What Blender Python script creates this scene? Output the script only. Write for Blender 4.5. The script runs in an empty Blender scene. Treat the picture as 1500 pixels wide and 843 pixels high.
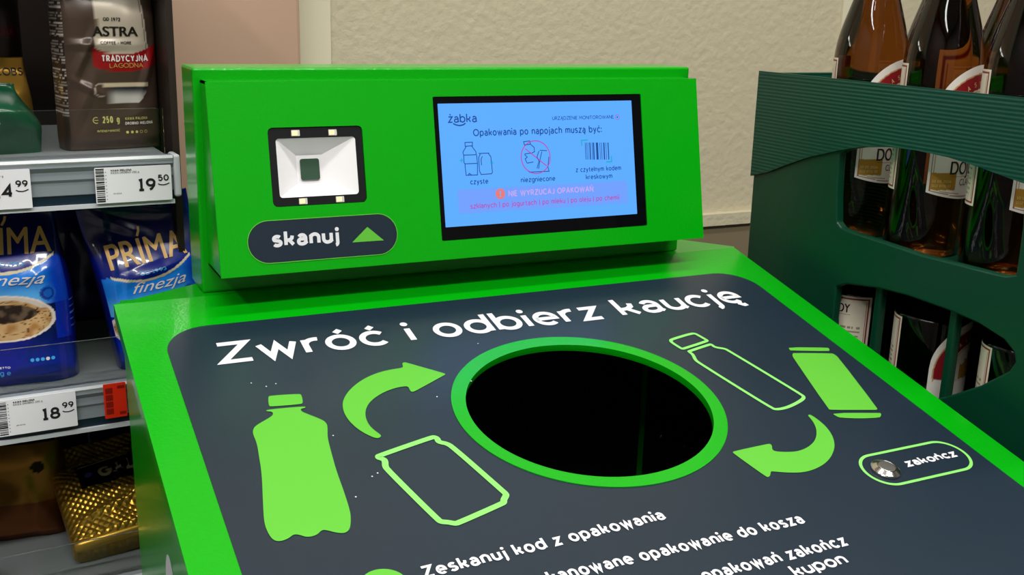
import bpy, bmesh, math, random
from mathutils import Vector, Matrix, noise
from mathutils.geometry import tessellate_polygon

sc = bpy.context.scene
COL = sc.collection
V = Vector
R = math.radians

# ------------------------------------------------------------------ camera
FPX, CX, CY = 1567.6, 750.0, 421.5
PIT, YAW, ROL, TH = -.258446, -.462445, .0271444, .237051
CAM = V((-.08037, -.86079, 1.185706))
_fw = V((-math.sin(YAW) * math.cos(PIT), math.cos(YAW) * math.cos(PIT), math.sin(PIT)))
_r0 = V((math.cos(YAW), math.sin(YAW), 0)); _u0 = _r0.cross(_fw)
RI = math.cos(ROL) * _r0 + math.sin(ROL) * _u0
UP = -math.sin(ROL) * _r0 + math.cos(ROL) * _u0
cam = bpy.data.cameras.new('camera'); cam.sensor_width = 36; cam.lens = 36 * FPX / 1500; cam.clip_start = .01
co = bpy.data.objects.new('camera', cam); COL.objects.link(co); sc.camera = co
co.matrix_world = Matrix(((RI.x, UP.x, -_fw.x, CAM.x), (RI.y, UP.y, -_fw.y, CAM.y), (RI.z, UP.z, -_fw.z, CAM.z), (0, 0, 0, 1)))

# ------------------------------------------------------------------ light, exposure
sc.view_settings.view_transform = 'Standard'; sc.view_settings.look = 'None'
sc.view_settings.exposure = 0.0; sc.view_settings.gamma = 1; sc.view_settings.use_curve_mapping = False
try:
    sc.cycles.use_denoising = True
except Exception:
    pass
w = bpy.data.worlds.new('store_air'); sc.world = w; w.use_nodes = True
w.node_tree.nodes['Background'].inputs[0].default_value = (.9, .95, 1, 1)
w.node_tree.nodes['Background'].inputs[1].default_value = .3


def area(name, loc, sx, sy, power, rot=(0, 0, 0), col=(1, .97, .92)):
    l = bpy.data.lights.new(name, 'AREA'); l.shape = 'RECTANGLE'; l.size = sx; l.size_y = sy; l.energy = power; l.color = col
    o = bpy.data.objects.new(name, l); COL.objects.link(o); o.location = loc; o.rotation_euler = rot
    return o


area('ceiling_tube_aisle', (.1, -1.55, 2.84), 2.6, .16, 70)
area('ceiling_tube_counter', (.5, -.45, 2.84), 2.6, .16, 31)
area('ceiling_tube_side', (-1.5, -1.2, 2.84), .16, 2.2, 26)


# ------------------------------------------------------------------ helpers
def ray(x, y):
    return _fw + RI * ((x - CX) / FPX) - UP * ((y - CY) / FPX)


def onp(x, y, n, c):
    n = V(n); d = ray(x, y)
    return CAM + d * ((c - n.dot(CAM)) / n.dot(d))


def lin(r, g, b):
    f = lambda c: (c / 255 / 12.92) if c <= 10.3 else ((c / 255 + .055) / 1.055) ** 2.4
    return (f(r), f(g), f(b))


def mix(a, b, t):
    t = max(0, min(1, t))
    return tuple(a[i] + (b[i] - a[i]) * t for i in range(3))


def sstep(a, b, x):
    t = max(0, min(1, (x - a) / (b - a)))
    return t * t * (3 - 2 * t)


def mat(name, col=(.5, .5, .5), rough=.5, metal=0, coat=0, trans=0, ior=1.45, emit=None, estr=1, vcol=False, bump=None, spec=.5, coatrough=.05):
    m = bpy.data.materials.new(name); m.use_nodes = True
    nt = m.node_tree; b = nt.nodes['Principled BSDF']
    b.inputs['Base Color'].default_value = (*col, 1); b.inputs['Roughness'].default_value = rough
    b.inputs['Metallic'].default_value = metal; b.inputs['Coat Weight'].default_value = coat
    b.inputs['Coat Roughness'].default_value = coatrough
    b.inputs['Transmission Weight'].default_value = trans; b.inputs['IOR'].default_value = ior
    b.inputs['Specular IOR Level'].default_value = spec
    if emit:
        b.inputs['Emission Color'].default_value = (*emit, 1); b.inputs['Emission Strength'].default_value = estr
    if vcol:
        a = nt.nodes.new('ShaderNodeAttribute'); a.attribute_name = 'Col'
        nt.links.new(a.outputs['Color'], b.inputs['Base Color'])
    if bump:
        sx, strength, dist, detail = bump
        t = nt.nodes.new('ShaderNodeTexNoise'); t.inputs['Scale'].default_value = sx; t.inputs['Detail'].default_value = detail
        g = nt.nodes.new('ShaderNodeTexCoord'); nt.links.new(g.outputs['Object'], t.inputs['Vector'])
        bp = nt.nodes.new('ShaderNodeBump'); bp.inputs['Strength'].default_value = strength; bp.inputs['Distance'].default_value = dist
        nt.links.new(t.outputs['Fac'], bp.inputs['Height']); nt.links.new(bp.outputs['Normal'], b.inputs['Normal'])
        if coat:
            nt.links.new(bp.outputs['Normal'], b.inputs['Coat Normal'])
    return m


def wave_bump(m, axis, scale, strength, dist):
    nt = m.node_tree; b = nt.nodes['Principled BSDF']
    t = nt.nodes.new('ShaderNodeTexWave'); t.wave_type = 'BANDS'; t.bands_direction = axis; t.inputs['Scale'].default_value = scale
    g = nt.nodes.new('ShaderNodeTexCoord'); nt.links.new(g.outputs['Object'], t.inputs['Vector'])
    bp = nt.nodes.new('ShaderNodeBump'); bp.inputs['Strength'].default_value = strength; bp.inputs['Distance'].default_value = dist
    nt.links.new(t.outputs['Fac'], bp.inputs['Height']); nt.links.new(bp.outputs['Normal'], b.inputs['Normal'])


class MB:
    def __init__(s):
        s.v = []; s.f = []; s.m = []; s.c = None

    def add(s, pts, faces, m=0):
        k = len(s.v); s.v += [tuple(p) for p in pts]
        for f in faces:
            s.f.append(tuple(k + i for i in f)); s.m.append(m)

    def box(s, x0, x1, y0, y1, z0, z1, m=0, fn=None):
        p = [V((x, y, z)) for z in (z0, z1) for y in (y0, y1) for x in (x0, x1)]
        if fn:
            p = [fn(q) for q in p]
        s.add(p, [(0, 2, 3, 1), (4, 5, 7, 6), (0, 1, 5, 4), (2, 6, 7, 3), (0, 4, 6, 2), (1, 3, 7, 5)], m)

    def poly(s, loops, fn, m=0, flip=False):
        """flat polygon with holes; loops in 2D, fn maps (x, y) to a point"""
        L = [[V((a, b, 0)) for a, b in l] for l in loops]
        tri = tessellate_polygon(L)
        flat = [q for l in L for q in l]
        fs = []
        for t in tri:
            a, b, c = (flat[i] for i in t)
            ccw = (b - a).cross(c - a).z > 0
            fs.append(t if ccw != flip else t[::-1])
        s.add([fn(q.x, q.y) for q in flat], fs, m)

    def prism(s, loops, fn, d0, d1, m=0):
        """extruded polygon; fn maps (x, y, w)"""
        area2 = lambda l: sum(l[i][0] * l[(i + 1) % len(l)][1] - l[(i + 1) % len(l)][0] * l[i][1] for i in range(len(l)))
        s.poly(loops, lambda a, b: fn(a, b, d1), m)
        s.poly(loops, lambda a, b: fn(a, b, d0), m, True)
        for li, l in enumerate(loops):
            n = len(l); k = len(s.v)
            s.v += [tuple(fn(a, b, d0)) for a, b in l] + [tuple(fn(a, b, d1)) for a, b in l]
            rev = (area2(l) < 0) != (li > 0)
            for i in range(n):
                j = (i + 1) % n
                q = (k + i, k + j, k + n + j, k + n + i)
                s.f.append(q if not rev else q[::-1]); s.m.append(m)

    def lathe(s, prof, n=48, c=(0, 0, 0), m=0, fn=None):
        k = len(s.v)
        for r, z in prof:
            for i in range(n):
                a = 2 * math.pi * i / n
                p = V((c[0] + r * math.cos(a), c[1] + r * math.sin(a), c[2] + z))
                s.v.append(tuple(fn(p) if fn else p))
        for j in range(len(prof) - 1):
            for i in range(n):
                i2 = (i + 1) % n
                s.f.append((k + j * n + i, k + j * n + i2, k + (j + 1) * n + i2, k + (j + 1) * n + i)); s.m.append(m)

    def build(s, name, mats, parent=None, smooth=False, bevel=0, seg=2, weld=False):
        me = bpy.data.meshes.new(name); me.from_pydata(s.v, [], s.f)
        for mm in (mats if isinstance(mats, (list, tuple)) else [mats]):
            me.materials.append(mm)
        me.polygons.foreach_set('material_index', s.m)
        if smooth:
            me.polygons.foreach_set('use_smooth', [True] * len(s.f))
        if s.c:
            a = me.color_attributes.new('Col', 'FLOAT_COLOR', 'POINT')
            cc = list(s.c) + [(1, 1, 1)] * (len(s.v) - len(s.c))
            a.data.foreach_set('color', [x for c in cc for x in (*c, 1)])
        if weld or bevel:
            bm = bmesh.new(); bm.from_mesh(me); bmesh.ops.remove_doubles(bm, verts=bm.verts, dist=1e-5); bm.to_mesh(me); bm.free()
        me.update()
        o = bpy.data.objects.new(name, me); COL.objects.link(o)
        if parent:
            o.parent = parent
        if bevel:
            b = o.modifiers.new('bevel', 'BEVEL'); b.width = bevel; b.segments = seg; b.limit_method = 'ANGLE'; b.angle_limit = R(35)
        return o


def tag(o, label, cat, group=None, kind=None):
    o['label'] = label; o['category'] = cat
    if group:
        o['group'] = group
    if kind:
        o['kind'] = kind
    return o


def empty(name, loc=(0, 0, 0), rot=(0, 0, 0)):
    o = bpy.data.objects.new(name, None); COL.objects.link(o); o.location = loc; o.rotation_euler = rot; o.empty_display_size = .05
    return o


def struct(o):
    o['kind'] = 'structure'
    return o


def circ(cx, cy, rx, ry=None, n=72, a0=0, a1=360):
    ry = rx if ry is None else ry
    full = abs(a1 - a0) >= 360
    k = n if full else n + 1
    return [(cx + rx * math.cos(R(a0 + (a1 - a0) * i / n)), cy + ry * math.sin(R(a0 + (a1 - a0) * i / n))) for i in range(k)]


def rrect(x0, y0, x1, y1, r, n=10):
    r = min(r, (x1 - x0) / 2 - 1e-6, (y1 - y0) / 2 - 1e-6)
    return (circ(x1 - r, y1 - r, r, n=n, a0=0, a1=90) + circ(x0 + r, y1 - r, r, n=n, a0=90, a1=180)
            + circ(x0 + r, y0 + r, r, n=n, a0=180, a1=270) + circ(x1 - r, y0 + r, r, n=n, a0=270, a1=360))


def smooth_loop(pts, it=2):
    for _ in range(it):
        q = []
        for i in range(len(pts)):
            a, b = pts[i], pts[(i + 1) % len(pts)]
            q += [(a[0] * .75 + b[0] * .25, a[1] * .75 + b[1] * .25), (a[0] * .25 + b[0] * .75, a[1] * .25 + b[1] * .75)]
        pts = q
    return pts


# ------------------------------------------------------------------ stroke lettering (round geometric sans)
def arc(cx, cy, rx, ry, a0, a1, n=14):
    return [(cx + rx * math.cos(R(a0 + (a1 - a0) * i / n)), cy + ry * math.sin(R(a0 + (a1 - a0) * i / n))) for i in range(n + 1)]


O_ = arc(.42, .5, .42, .5, 0, 360, 28)
DOT = 'dot'
G = {
    'a': (.72, [arc(.36, .62, .32, .38, 150, 0) + [(.68, .15), (.78, 0)], [(.68, .56), (.36, .56)] + arc(.3, .28, .28, .28, 90, 270) + arc(.36, .3, .32, .3, 270, 355)]),
    'b': (.84, [[(.0, 1.5), (0, 0)], arc(.42, .5, .42, .5, 0, 360, 28)]),
    'c': (.74, [arc(.42, .5, .42, .5, 42, 318, 24)]),
    'd': (.84, [[(.84, 1.5), (.84, 0)], O_]),
    'e': (.82, [[(.02, .5), (.82, .5)] + arc(.42, .5, .4, .5, 0, 312, 26)]),
    'f': (.46, [arc(.42, 1.18, .26, .32, 80, 180) + [(.16, 0)], [(-.05, .95), (.42, .95)]]),
    'g': (.84, [O_, [(.84, 1), (.84, -.05)] + arc(.42, -.08, .42, .38, 0, -140)]),
    'h': (.74, [[(0, 1.5), (0, 0)], [(0, .5)] + arc(.37, .6, .37, .4, 180, 0) + [(.74, 0)]]),
    'i': (.0, [[(0, 1), (0, 0)], (DOT, 0, 1.38)]),
    'j': (.12, [[(.12, 1), (.12, -.12)] + arc(-.1, -.12, .22, .28, 0, -80, 8), (DOT, .12, 1.38)]),
    'k': (.68, [[(0, 1.5), (0, 0)], [(.6, 1)] + [(.56, .72), (.36, .54), (.02, .5)], [(.3, .54), (.68, 0)]]),
    'l': (.0, [[(0, 1.5), (0, 0)]]),
    'ł': (.1, [[(.05, 1.5), (.05, 0)], [(-.12, .62), (.22, .88)]]),
    'm': (1.2, [[(0, 1), (0, 0)], [(0, .5)] + arc(.3, .65, .3, .35, 180, 0) + [(.6, 0)], [(.6, .5)] + arc(.9, .65, .3, .35, 180, 0) + [(1.2, 0)]]),
    'n': (.72, [[(-.06, 1), (0, .9), (0, 0)], [(0, .5)] + arc(.36, .62, .36, .38, 180, 0) + [(.72, 0)]]),
    'o': (.84, [O_]),
    'p': (.84, [[(0, 1), (0, -.45)], O_]),
    'q': (.84, [[(.84, 1), (.84, -.45)], O_]),
    'r': (.42, [[(0, 1), (0, 0)], [(0, .45)] + arc(.38, .58, .38, .42, 180, 75)]),
    's': (.66, [arc(.34, .74, .3, .26, 35, 215, 14) + arc(.33, .26, .32, .26, 60, -150, 14)]),
    't': (.46, [[(.18, 1.35), (.18, .3)] + arc(.42, .28, .24, .28, 180, 285), [(-.05, .97), (.44, .97)]]),
    'u': (.72, [[(0, 1)] + arc(.36, .38, .36, .38, 180, 360) + [(.72, 1)], [(.72, 1), (.72, .12), (.8, 0)]]),
    'v': (.76, [[(0, 1), (.38, 0), (.76, 1)]]),
    'w': (1.16, [[(0, 1), (.3, 0), (.58, .9), (.86, 0), (1.16, 1)]]),
    'y': (.76, [[(0, 1), (.38, .05)], [(.76, 1), (.3, -.25), (.05, -.42)]]),
    'z': (.7, [[(.02, 1), (.68, 1), (.02, 0), (.7, 0)]]),
    'A': (1.1, [[(0, 0), (.55, 1.4), (1.1, 0)], [(.2, .45), (.9, .45)]]),
    'B': (.85, [[(0, 0), (0, 1.4), (.45, 1.4)] + arc(.45, 1.06, .33, .34, 90, -90) + [(0, .72)], [(.45, .72)] + arc(.47, .36, .38, .36, 90, -90) + [(0, 0)]]),
    'C': (1.1, [arc(.66, .7, .66, .7, 48, 312, 24)]),
    'D': (1.05, [[(0, 0), (0, 1.4), (.4, 1.4)] + arc(.4, .7, .65, .7, 90, -90, 18) + [(0, 0)]]),
    'E': (.75, [[(.75, 1.4), (0, 1.4), (0, 0), (.75, 0)], [(0, .72), (.65, .72)]]),
    'F': (.7, [[(.7, 1.4), (0, 1.4), (0, 0)], [(0, .7), (.6, .7)]]),
    'G': (1.15, [arc(.66, .7, .66, .7, 48, 360, 26) + [(.75, .7)]]),
    'H': (.95, [[(0, 0), (0, 1.4)], [(.95, 0), (.95, 1.4)], [(0, .72), (.95, .72)]]),
    'I': (.0, [[(0, 0), (0, 1.4)]]),
    'J': (.55, [[(.55, 1.4), (.55, .35)] + arc(.25, .35, .3, .35, 0, -150)]),
    'K': (.85, [[(0, 0), (0, 1.4)], [(.8, 1.4), (0, .6)], [(.3, .85), (.85, 0)]]),
    'L': (.7, [[(0, 1.4), (0, 0), (.7, 0)]]),
    'M': (1.2, [[(0, 0), (0.1, 1.4), (.6, .4), (1.1, 1.4), (1.2, 0)]]),
    'N': (.98, [[(0, 0), (0, 1.4), (.98, 0), (.98, 1.4)]]),
    'O': (1.36, [arc(.68, .7, .68, .7, 0, 360, 32)]),
    'P': (.8, [[(0, 0), (0, 1.4), (.4, 1.4)] + arc(.4, 1.0, .4, .4, 90, -90) + [(0, .6)]]),
    'R': (.85, [[(0, 0), (0, 1.4), (.4, 1.4)] + arc(.4, 1.02, .38, .38, 90, -90) + [(0, .64)], [(.4, .64), (.85, 0)]]),
    'S': (.85, [arc(.43, 1.05, .38, .35, 35, 225, 14) + arc(.42, .36, .42, .36, 55, -150, 14)]),
    'T': (.95, [[(0, 1.4), (.95, 1.4)], [(.475, 1.4), (.475, 0)]]),
    'U': (.92, [[(0, 1.4)] + arc(.46, .46, .46, .46, 180, 360) + [(.92, 1.4)]]),
    'W': (1.6, [[(0, 1.4), (.4, 0), (.8, 1.3), (1.2, 0), (1.6, 1.4)]]),
    'Y': (1.0, [[(0, 1.4), (.5, .65), (1, 1.4)], [(.5, .65), (.5, 0)]]),
    'Z': (.95, [[(.02, 1.4), (.92, 1.4), (.02, 0), (.95, 0)]]),
    '0': (.86, [arc(.43, .7, .43, .7, 0, 360, 28)]),
    '1': (.5, [[(.02, 1.32), (.28, 1.4), (.28, 0)], [(0, 0), (.56, 0)]]),
    '2': (.8, [arc(.4, 1.0, .38, .4, 160, -25, 14) + [(.02, 0), (.8, 0)]]),
    '3': (.8, [arc(.38, 1.05, .34, .35, 150, -90, 14), arc(.38, .36, .4, .36, 90, -150, 14)]),
    '4': (.9, [[(.68, 0), (.68, 1.4), (0, .42), (.9, .42)]]),
    '5': (.8, [[(.72, 1.4), (.14, 1.4), (.08, .78)] + arc(.38, .45, .4, .45, 115, -150, 18)]),
    '6': (.86, [arc(.43, .42, .42, .42, 0, 360, 24), [(.01, .42), (.06, .85), (.31, 1.25), (.56, 1.4)]]),
    '7': (.8, [[(0, 1.4), (.78, 1.4), (.25, 0)]]),
    '8': (.86, [arc(.43, 1.05, .34, .35, 0, 360, 22), arc(.43, .36, .43, .36, 0, 360, 24)]),
    '9': (.86, [arc(.43, .98, .42, .42, 0, 360, 24), [(.85, .98), (.8, .55), (.55, .15), (.3, 0)]]),
    '|': (.0, [[(0, 1.5), (0, -.25)]]),
    '!': (.0, [[(0, 1.4), (0, .45)], (DOT, 0, .08)]),
    ':': (.0, [(DOT, 0, .1), (DOT, 0, .85)]),
    '.': (.0, [(DOT, 0, .05)]),
    ',': (.0, [[(.05, .08), (-.05, -.2)]]),
    '+': (.6, [[(0, .6), (.6, .6)], [(.3, .3), (.3, .9)]]),
}
AC = {'ó': 'o', 'ć': 'c', 'ń': 'n', 'ż': 'z', 'ę': 'e', 'ą': 'a', 'Ą': 'A', 'Ń': 'N', 'Ć': 'C', 'Í': 'I', 'Ś': 'S'}


def glyph(ch):
    if ch in G:
        return G[ch]
    b = AC[ch]; wd, st = G[b]; st = list(st); up = 1.4 if b.isupper() else 1.0
    if ch in 'óćńĆŃÍŚ':
        st.append([(wd / 2 - .02, up + .28), (wd / 2 + .18, up + .52)])
    elif ch == 'ż':
        st.append((DOT, wd / 2, 1.4))
    else:
        st.append([(wd * .72, .0), (wd * .66, -.22), (wd * .8, -.36), (wd * 1.0, -.32)])
    return wd, st


def ribbon(mb, pts, wd, fn, m, closed=False, caps=False, maxseg=None):
    if maxseg:
        q = [pts[0]]
        for a, b in zip(pts, pts[1:]):
            n = max(1, int(math.hypot(b[0] - a[0], b[1] - a[1]) / maxseg))
            q += [(a[0] + (b[0] - a[0]) * i / n, a[1] + (b[1] - a[1]) * i / n) for i in range(1, n + 1)]
        pts = q
    P = [V((a, b, 0)) for a, b in pts]
    P = [p for i, p in enumerate(P) if i == 0 or (p - P[i - 1]).length > 1e-7]
    if closed or (P[0] - P[-1]).length < 1e-6:
        closed = True
        if (P[0] - P[-1]).length < 1e-6:
            P = P[:-1]
    n = len(P); L = []; Rr = []
    for i in range(n):
        a = P[i - 1] if (i > 0 or closed) else None
        b = P[(i + 1) % n] if (i < n - 1 or closed) else None
        d1 = (P[i] - a).normalized() if a is not None else None
        d2 = (b - P[i]).normalized() if b is not None else None
        if d1 is None: d1 = d2
        if d2 is None: d2 = d1
        n1 = V((-d1.y, d1.x, 0)); n2 = V((-d2.y, d2.x, 0)); nn = n1 + n2
        if nn.length < 1e-4:
            nn = n1
        nn.normalize()
        k = 1 / max(.36, nn.dot(n1))
        L.append(P[i] + nn * (wd / 2 * k)); Rr.append(P[i] - nn * (wd / 2 * k))
    fs = [(i, (i + 1) % n, n + (i + 1) % n, n + i) for i in range(n if closed else n - 1)]
    mb.add([fn(p.x, p.y) for p in Rr] + [fn(p.x, p.y) for p in L], fs, m)
    if caps and not closed:
        for p in (P[0], P[-1]):
            disc(mb, p.x, p.y, wd / 2, fn, m)


def disc(mb, x, y, r, fn, m, ry=None, n=20):
    mb.poly([circ(x, y, r, ry, n)], fn, m)


def text_parts(s):
    g = [glyph(ch)[0] for ch in s if ch != ' ']
    return sum(g), len(g) - 1, s.count(' ')


def text_width(s, cap, wd, aspect=1.0, gap=.17, space=.72):
    """natural width of a line whose letters are aspect times the drawn width"""
    sy = (cap - wd) / 1.4; a, b, c = text_parts(s)
    return wd + a * sy * aspect + b * (wd + gap * sy) + c * space * sy


def lifted(fn, x, y, k):
    p = fn(x, y); h = 1e-4
    nrm = (fn(x + h, y) - p).cross(fn(x, y + h) - p)
    return nrm.normalized() * (k * 2.5e-5) if nrm.length > 0 else V((0, 0, 0))


def text(mb, s, fn, x0, x1, y0, cap, wd, m, gap=.17, space=.72, slant=0, maxseg=None, dotk=.6, y1=None, caps=False):
    """lettering from x0 to x1 on the base line y0 (rising to y1), capital height cap, stroke wd"""
    sy = (cap - wd) / 1.4; a, b, c = text_parts(s)
    g = wd + gap * sy
    sx = (x1 - x0 - wd - b * g - c * space * sy) / max(a, .01)
    if sx < .25 * sy:
        g *= .6; sx = max(.3 * sy, (x1 - x0 - wd - b * g - c * space * sy) / max(a, .01))
    X0 = x0 + wd / 2; k = 0
    for ch in s:
        if ch == ' ':
            X0 += space * sy; continue
        gw, st = glyph(ch)

        def T(px, py, X0=X0):
            X = X0 + px * sx
            Y = y0 + wd / 2 + py * sy + ((y1 - y0) * (X - x0) / (x1 - x0) if y1 is not None else 0)
            return X + slant * (Y - y0), Y
        for stq in st:
            k += 1
            tp = T(stq[1], stq[2]) if stq[0] == DOT else T(*stq[0])
            dl = lifted(fn, tp[0], tp[1], k % 4)
            f2 = lambda x, y, dl=dl: fn(x, y) + dl
            if stq[0] == DOT:
                disc(mb, tp[0], tp[1], wd * dotk, f2, m)
            else:
                ribbon(mb, [T(*p) for p in stq], wd, f2, m, maxseg=maxseg, caps=caps)
        X0 += gw * sx + g


_bf = {}


def bfont(mb, s, fn, x0, x1, y0, cap, m, shear=0, seg=.003):
    """lettering in the built-in outline font, fitted to a box"""
    c = bpy.data.curves.new('lettering', 'FONT'); c.body = s; c.shear = shear
    o = bpy.data.objects.new('lettering', c); COL.objects.link(o)
    dg = bpy.context.evaluated_depsgraph_get(); me = o.evaluated_get(dg).to_mesh()
    vs = [v.co.copy() for v in me.vertices]; fs = [tuple(p.vertices) for p in me.polygons]
    o.evaluated_get(dg).to_mesh_clear(); bpy.data.objects.remove(o); bpy.data.curves.remove(c)
    a = min(v.x for v in vs); b = max(v.x for v in vs); k = (x1 - x0) / (b - a); ky = cap / .69
    P2 = [(x0 + (v.x - a) * k, y0 + v.y * ky) for v in vs]
    tris = []
    for f in fs:
        tris += [(f[0], f[q], f[q + 1]) for q in range(1, len(f) - 1)]
    work = [tuple(P2[i] for i in t) for t in tris]
    out = []
    while work:
        t = work.pop()
        d = [math.hypot(t[i][0] - t[(i + 1) % 3][0], t[i][1] - t[(i + 1) % 3][1]) for i in range(3)]
        i = d.index(max(d))
        if d[i] > seg:
            A_, B_, C_ = t[i], t[(i + 1) % 3], t[(i + 2) % 3]; M_ = ((A_[0] + B_[0]) / 2, (A_[1] + B_[1]) / 2)
            work += [(A_, M_, C_), (M_, B_, C_)]
        else:
            out.append(t)
    mb.add([fn(*p) for t in out for p in t], [(3 * i, 3 * i + 1, 3 * i + 2) for i in range(len(out))], m)


# ------------------------------------------------------------------ materials
GREEN = lin(0, 190, 18)
M = {}
M['green'] = mat('green_powder_coat', (.0004, .335, .003), .3, coat=.4, bump=(420, .16, .0009, 2), coatrough=.07, spec=.3)
M['slate'] = mat('slate_vinyl', lin(22, 37, 51), .34, bump=(900, .05, .0003, 2), spec=.7)
M['lime'] = mat('lime_print', lin(88, 178, 50), .5)
M['limepale'] = mat('pale_lime_print', lin(130, 214, 105), .4)
M['white'] = mat('white_print', (.68, .69, .73), .45)
M['black'] = mat('black_plastic', (.008, .008, .01), .3)
M['liner'] = mat('black_liner', (.006, .006, .007), .38)
M['steel'] = mat('brushed_steel', (.62, .60, .57), .18, metal=1)
M['steel2'] = mat('satin_steel', (.5, .5, .48), .35, metal=1)
M['reflector'] = mat('white_reflector', (.82, .81, .84), .35)
M['lens'] = mat('dark_green_lens', lin(52, 78, 62), .12, coat=.6)
M['led'] = mat('led_yellow', (.9, .7, .35), .3, emit=(1, .72, .38), estr=.5)
M['ledhold'] = mat('led_holder', (.55, .55, .52), .4)
M['glassblack'] = mat('display_glass', (.002, .002, .003), .06, spec=.35)
M['screen'] = mat('screen_light', (.02, .05, .1), .2, emit=lin(86, 164, 255), estr=1.0)
M['screenpurple'] = mat('screen_banner', (.02, .05, .1), .2, emit=lin(108, 150, 246), estr=1.0)
M['screendark'] = mat('screen_dark_print', (.01, .02, .04), .2, emit=lin(14, 66, 140), estr=1.0)
M['screenred'] = mat('screen_red_print', (.01, .02, .04), .2, emit=lin(176, 70, 170), estr=1.0)
M['screenteal'] = mat('screen_teal_print', (.01, .02, .04), .2, emit=lin(16, 168, 205), estr=1.0)
M['screenorange'] = mat('screen_orange_print', (.01, .02, .04), .2, emit=lin(228, 120, 110), estr=1.0)
M['screenpink'] = mat('screen_pink_print', (.01, .02, .04), .2, emit=lin(200, 165, 235), estr=1.0)
M['crate'] = mat('dark_green_plastic', lin(4, 62, 42), .36, bump=(60, .05, .001, 3))
M['crate2'] = mat('ribbed_green_plastic', lin(6, 68, 52), .4)
wave_bump(M['crate2'], 'Z', 92, .3, .0010)
M['amber'] = mat('amber_glass', (.24, .075, .012), .02, trans=1, ior=1.45)
M['tube'] = mat('lamp_tube_glow', (.9, .9, .9), .4, emit=(1, .98, .95), estr=13)
M['cap'] = mat('crown_cap', lin(120, 20, 25), .3, metal=.6)
M['label'] = mat('bottle_label', vcol=True, rough=.5)
M['labelink'] = mat('label_ink', lin(22, 22, 24), .5)
M['labelgold'] = mat('label_pale_ink', lin(215, 190, 130), .5)
M['greyrail'] = mat('grey_rail_plastic', lin(122, 130, 136), .32)
M['lightrail'] = mat('pale_rail_edge', lin(190, 195, 200), .25)
M['navy'] = mat('navy_insert', lin(14, 34, 48), .3)
M['shelfgrey'] = mat('grey_shelf_sheet', lin(118, 124, 126), .4)
M['darkwood'] = mat('dark_shelf_panel', lin(34, 24, 18), .5)
M['acrylic'] = mat('clear_acrylic', (.93, .95, .95), .02, trans=1, ior=1.3)
M['tagwhite'] = mat('tag_card', lin(226, 226, 232), .4)
M['tagred'] = mat('red_card', lin(214, 38, 8), .4)
M['tagdarkred'] = mat('dark_red_ink', lin(130, 16, 6), .4)
M['ink'] = mat('black_ink', lin(24, 24, 28), .45)
M['greyink'] = mat('grey_ink', lin(120, 120, 124), .45)
M['wall'] = mat('cream_plaster', lin(190, 182, 155), .75, bump=(95, .42, .004, 4))
M['trim'] = mat('smooth_cream_trim', lin(212, 206, 180), .6)
M['column'] = mat('tan_panel', lin(176, 146, 124), .65)
M['lowerwall'] = mat('brown_lower_wall', lin(120, 108, 84), .6)
M['floor'] = mat('grey_tile', (.16, .155, .15), .35)
M['ceil'] = mat('white_ceiling', (.5, .5, .49), .8)
M['shopwall'] = mat('shop_wall', (.16, .15, .14), .8)

# ------------------------------------------------------------------ the room
def plane_box(name, m, *b):
    q = MB(); q.box(*b); return struct(q.build(name, m))


plane_box('floor', M['floor'], -2.1, 2.5, -2.9, .5, -.05, 0)
plane_box('ceiling', M['ceil'], -2.1, 2.5, -2.9, .5, 2.9, 2.95)
plane_box('wall_back', M['wall'], -2.1, 2.5, .45, .5, 0, 2.9)
plane_box('wall_left', M['shopwall'], -2.1, -2.05, -2.9, .45, 0, 2.9)
plane_box('wall_right', M['shopwall'], 2.45, 2.5, -2.9, .45, 0, 2.9)
plane_box('wall_front', M['shopwall'], -2.05, 2.45, -2.9, -2.85, 0, 2.9)
plane_box('trim_1', M['trim'], .24, .3135, .4455, .45, .885, 2.9)
plane_box('trim_2', M['trim'], 1.128, 1.215, .4455, .45, .885, 2.9)
plane_box('trim_3', M['wall'], .24, 1.6, .436, .45, .868, .886)
plane_box('wall_lower', M['lowerwall'], .24, 1.6, .442, .45, .0, .868)  # lower part of the back wall, darker brown below the ledge
q = MB(); q.box(-.75, .2635, .40, .45, 0, 2.6); struct(q.build('wall_column', M['column'], bevel=.004))

# ------------------------------------------------------------------ the deposit machine
BIN = tag(empty('deposit_return_machine', (.3, -.28, 0)), 'bright green bottle deposit machine with round opening, sloping top and small blue screen', 'recycling machine')
BINV = V((.3, -.28, 0))


class LMB(MB):
    """mesh in the machine's own frame: world points less the machine's base"""
    def build(s, *a, **k):
        off = k.pop('off', BINV)
        s.v = [(p[0] - off.x, p[1] - off.y, p[2] - off.z) for p in s.v]
        return MB.build(s, *a, **k)


LS = V((0, math.cos(TH), math.sin(TH))); LN = V((0, -math.sin(TH), math.cos(TH))); L0 = V((0, 0, .95))


def lid(u, v, wz=0):
    return L0 + V((u, 0, 0)) + LS * v + LN * wz


def lidpx(x, y):
    P = onp(x, y, LN, LN.dot(L0)) - L0
    return P.x, P.dot(LS)


HOLE = (.3088, -.223, .0951, .0862); RING = (.309, -.2221, .1055, .0979)
VB = -.60
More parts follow.
